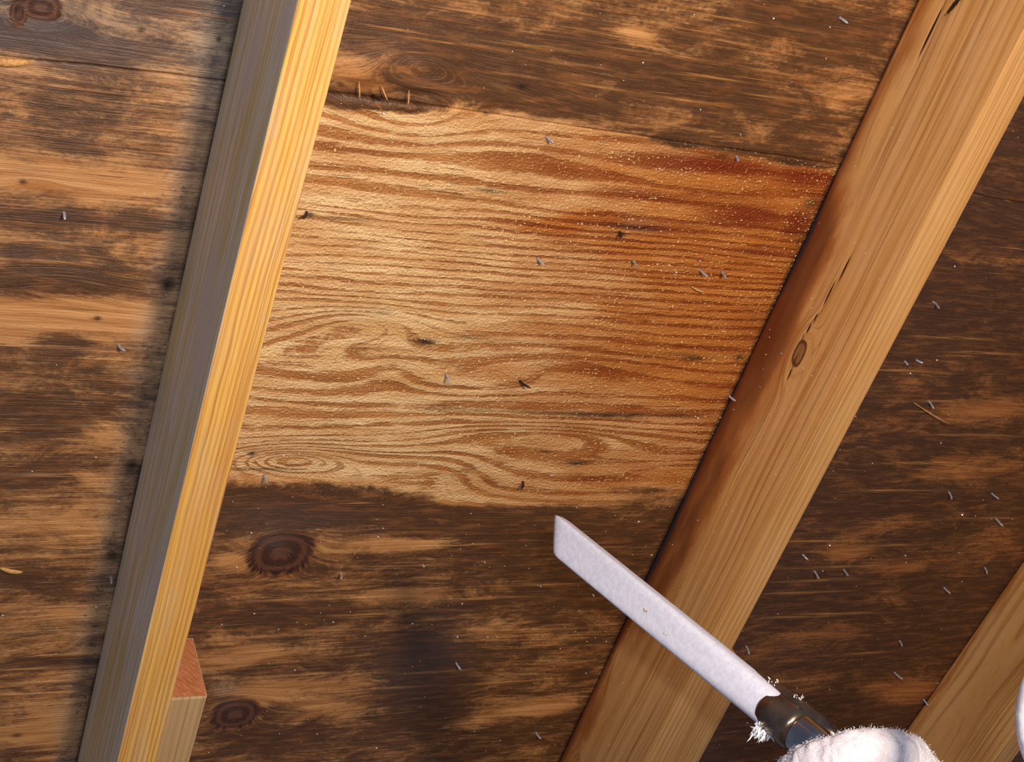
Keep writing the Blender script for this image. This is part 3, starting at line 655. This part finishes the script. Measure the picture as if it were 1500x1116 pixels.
# frost fibres on the nozzle heel
def fibres(name, centre, n, spread, length, r, mat, seed, out=None):
    rng = random.Random(seed); bm = bmesh.new()
    for _ in range(n):
        p = centre + Vector([rng.gauss(0, spread) for _ in range(3)]); d = Vector([rng.gauss(0, 1) for _ in range(3)])
        if out is not None: d = d * .6 + out * 1.2
        d.normalize(); L = length * rng.uniform(.4, 1.2); s = d.orthogonal().normalized(); t = d.cross(s); base = []
        for k in range(3):
            an = 2.094 * k; base.append(bm.verts.new(p + (s * math.cos(an) + t * math.sin(an)) * r))
        mid = [bm.verts.new(p + d * L * .6 + (s * math.cos(2.094 * k) + t * math.sin(2.094 * k)) * r * .7 + s * L * .1) for k in range(3)]
        tip = bm.verts.new(p + d * L + s * L * .3)
        for k in range(3):
            j = (k + 1) % 3; bm.faces.new((base[k], base[j], mid[j], mid[k])); bm.faces.new((mid[k], mid[j], tip))
        bm.faces.new(base[::-1])
    me = bpy.data.meshes.new(name); bm.to_mesh(me); bm.free(); return me
snow = simple('white_frost', (.88, .88, .92), .7, spec=.3)
f1 = fibres('frost_tuft', along(-.004, -.0135, .004), 70, .0034, .0085, .0006, snow, 3, (ax * .5 - wid).normalized())
f2 = fibres('frost_tuft', along(-.016, .0145, .000), 16, .0022, .0026, .0004, snow, 4, wid)
f3 = fibres('frost_tuft', along(.006, .0170, .000), 20, .0026, .0026, .0004, snow, 5, wid)
for f in (f1, f2, f3): tag(nlink('frost_tuft', f, snow, noz), kind=None)
tag(noz, 'long white frosted blasting nozzle reaching from the glove to the clean patch', 'nozzle')

# chips stuck on the nozzle
def chip(x, y, size, lab, mat):
    rng = random.Random(x); f = Vector(ROT @ np.array([0, 0, 1.])) 
    d = Vv(ray(x, y)); o_ = Vv(CAM)                   # meet the plane of the blade face
    pl = TIP + nrm * .0085; t_ = (pl - o_).dot(nrm) / d.dot(nrm); c = o_ + d * t_
    bm = bmesh.new()
    for j in range(4):
        r = bmesh.ops.create_icosphere(bm, subdivisions=1, radius=1)
        off = ax * rng.uniform(-1, 1) * size * .7 + wid * rng.uniform(-1, 1) * size * .6
        for v in r['verts']:
            q = v.co; v.co = c + off + ax * q.x * size * rng.uniform(.3, .9) + wid * q.y * size * rng.uniform(.15, .5) + nrm * q.z * size * .3
    me = bpy.data.meshes.new('wood_chip'); bm.to_mesh(me); bm.free(); o = link('wood_chip', me, mat); tag(o, lab, 'wood chip', 'chips stuck on the nozzle')
chipm = simple('wet_wood_chip', srgb(206, 190, 168), .5, var=srgb(150, 124, 96), scale=900)
chip(945, 896, .0024, 'topmost small wood chip stuck on the white nozzle', chipm)
chip(977, 928, .0024, 'second small wood chip down the white nozzle', chipm)
chip(1037, 978, .0026, 'thin wood chip by the lower edge of the white nozzle', chipm)
chip(1062, 991, .0044, 'biggest cluster of wood chips on the white nozzle', chipm)
chip(1080, 1000, .0020, 'lowest small wood chip on the white nozzle', chipm)

# ------------------------------------------------------------------ gloved hand
glove = simple('white_terry_glove', srgb(198, 195, 202), .95, spec=.1, var=srgb(190, 182, 192), scale=120, bump=.9, bd=.002)
ZH = .89
def D(x, y, z=0.): return Vv(at_depth(x, y, ZH + z))
# tube axis under the hand
def hand():
    chains = []
    mm = lambda r: r * .001
    # four fingers: knuckle -> over the lance -> tip, each further down the lance
    base = [((1345, 1135, .030), (1322, 1104, .004), (1255, 1102, -.022), (1185, 1120, -.010), (1150, 1142, .010)),
            ((1395, 1190, .030), (1375, 1158, .000), (1305, 1160, -.026), (1232, 1180, -.016), (1196, 1204, .006)),
            ((1448, 1240, .032), (1428, 1212, .003), (1360, 1216, -.022), (1292, 1236, -.014), (1258, 1258, .006)),
            ((1500, 1286, .036), (1482, 1262, .010), (1424, 1266, -.012), (1362, 1284, -.006), (1332, 1304, .010))]
    verts = []; edges = []; rad = []
    def addv(p, r): verts.append(p); rad.append(r); return len(verts) - 1
    wrist = addv(D(1560, 1320, .085), .030)
    fore = addv(D(1720, 1430, .130), .036); fore2 = addv(D(1900, 1540, .17), .040); edges += [(wrist, fore), (fore, fore2)]
    palm = addv(D(1480, 1250, .066), .034); edges.append((palm, wrist))
    pal2 = addv(D(1410, 1195, .056), .028); edges.append((pal2, palm))
    for i, ch in enumerate(base):
        prev = pal2 if i < 2 else palm
        R = [.0169, .0160, .0153, .0144, .0133]
        for (x, y, z), r in zip(ch, R):
            k = addv(D(x, y, z), r * (1 if i < 3 else .9)); edges.append((prev, k)); prev = k
    # thumb wraps from the other side, its tip peeks out left of the index finger
    prev = palm
    for (x, y, z), r in zip(((1390, 1290, .050), (1300, 1262, .030), (1200, 1182, .018), (1134, 1122, .014)), (.020, .018, .0163, .0141)):
        k = addv(D(x, y, z), r); edges.append((prev, k)); prev = k
    me = bpy.data.meshes.new('work_glove'); me.from_pydata([tuple(v) for v in verts], edges, [])
    o = bpy.data.objects.new('tmp', me); C.objects.link(o)
    sk = o.modifiers.new('s', 'SKIN'); sk.branch_smoothing = .6
    for i, r in enumerate(rad): me.skin_vertices[0].data[i].radius = (r, r)
    me.skin_vertices[0].data[palm].use_root = True
    ss = o.modifiers.new('u', 'SUBSURF'); ss.levels = ss.render_levels = 4
    dg = bpy.context.evaluated_depsgraph_get(); ev = o.evaluated_get(dg); m2 = bpy.data.meshes.new_from_object(ev)
    bpy.data.objects.remove(o)
    n = len(m2.vertices); co = np.empty(n * 3, np.float32); no = np.empty(n * 3, np.float32)
    m2.vertices.foreach_get('co', co); m2.vertices.foreach_get('normal', no); co = co.reshape(-1, 3); no = no.reshape(-1, 3)
    d = .0030 * (fbm(co[:, 0] * 160, co[:, 1] * 160 + co[:, 2] * 130, 3, 2) - .5)
    co2 = co + no * d[:, None]; m2.vertices.foreach_set('co', co2.ravel()); m2.update()
    m2.polygons.foreach_set('use_smooth', np.ones(len(m2.polygons), bool))
    return m2, co2, no
hm, hco, hno = hand(); hm.name = 'work_glove'
gl = empty('gloved_hand', D(1560, 1320, .085)); inv_g = gl.matrix_world.inverted() @ M
hm.transform(inv_g); link('work_glove', hm, glove, gl)
def fuzz():
    rng = np.random.RandomState(3); px = (ROT @ (hco - CAM).T).T
    X = 750 + F_PX * px[:, 0] / px[:, 2]; Y = 558 + F_PX * px[:, 1] / px[:, 2]
    ok = np.where((Y < 1190) & (X > 1080) & (X < 1420))[0]
    vs, fs = [], []
    for i in rng.choice(ok, min(9000, len(ok) * 2)):
        p = hco[i] + rng.normal(0, .0006, 3); n = hno[i] + rng.normal(0, .55, 3); n /= np.linalg.norm(n)
        L = rng.uniform(.0006, .0018); s = np.cross(n, rng.normal(0, 1, 3)); s /= np.linalg.norm(s); w = .00013
        b = len(vs); t = np.cross(n, s)
        vs += [p + s * w, p - s * w * .5 + t * w * .87, p - s * w * .5 - t * w * .87, p + n * L + s * L * .25]
        fs += [(b, b + 1, b + 3), (b + 1, b + 2, b + 3), (b + 2, b, b + 3)]
    me = bpy.data.meshes.new('glove_fuzz'); me.from_pydata([tuple(v) for v in vs], [], fs); return me
fz = fuzz(); fz.transform(inv_g); tag(link('glove_fuzz', fz, snow, gl), kind='stuff')
tag(gl, 'hand in a fuzzy white work glove gripping the nozzle at bottom right', 'gloved hand')

# ------------------------------------------------------------------ frosted hose at the right edge
hosem = simple('frosted_hose', srgb(206, 204, 208), .38, spec=.5, var=srgb(178, 172, 186), scale=150, bump=.3, bd=.001)
def hose():
    ctr, R, z = (1668, 1052), 155, .74
    pts = []
    for i in range(60):
        th = math.radians(95 + 190 * i / 59)     # opens to the right
        pts.append(D(ctr[0] + R * math.cos(th), ctr[1] - R * .95 * math.sin(th), z - ZH + .02 * math.sin(th)))
    a = pts[0]; pre = [D(1668 + 300 - 30 * k, 1052 - 147 - (10 - k) * 3, z - ZH + .03) for k in range(9)]
    pts = pre + pts
    me = tube_mesh('hose', pts, [.0086] * len(pts), 28)
    return me
ho = link('hose', hose(), hosem); tag(ho, 'pale frosted hose bending into the picture at its right edge', 'hose')
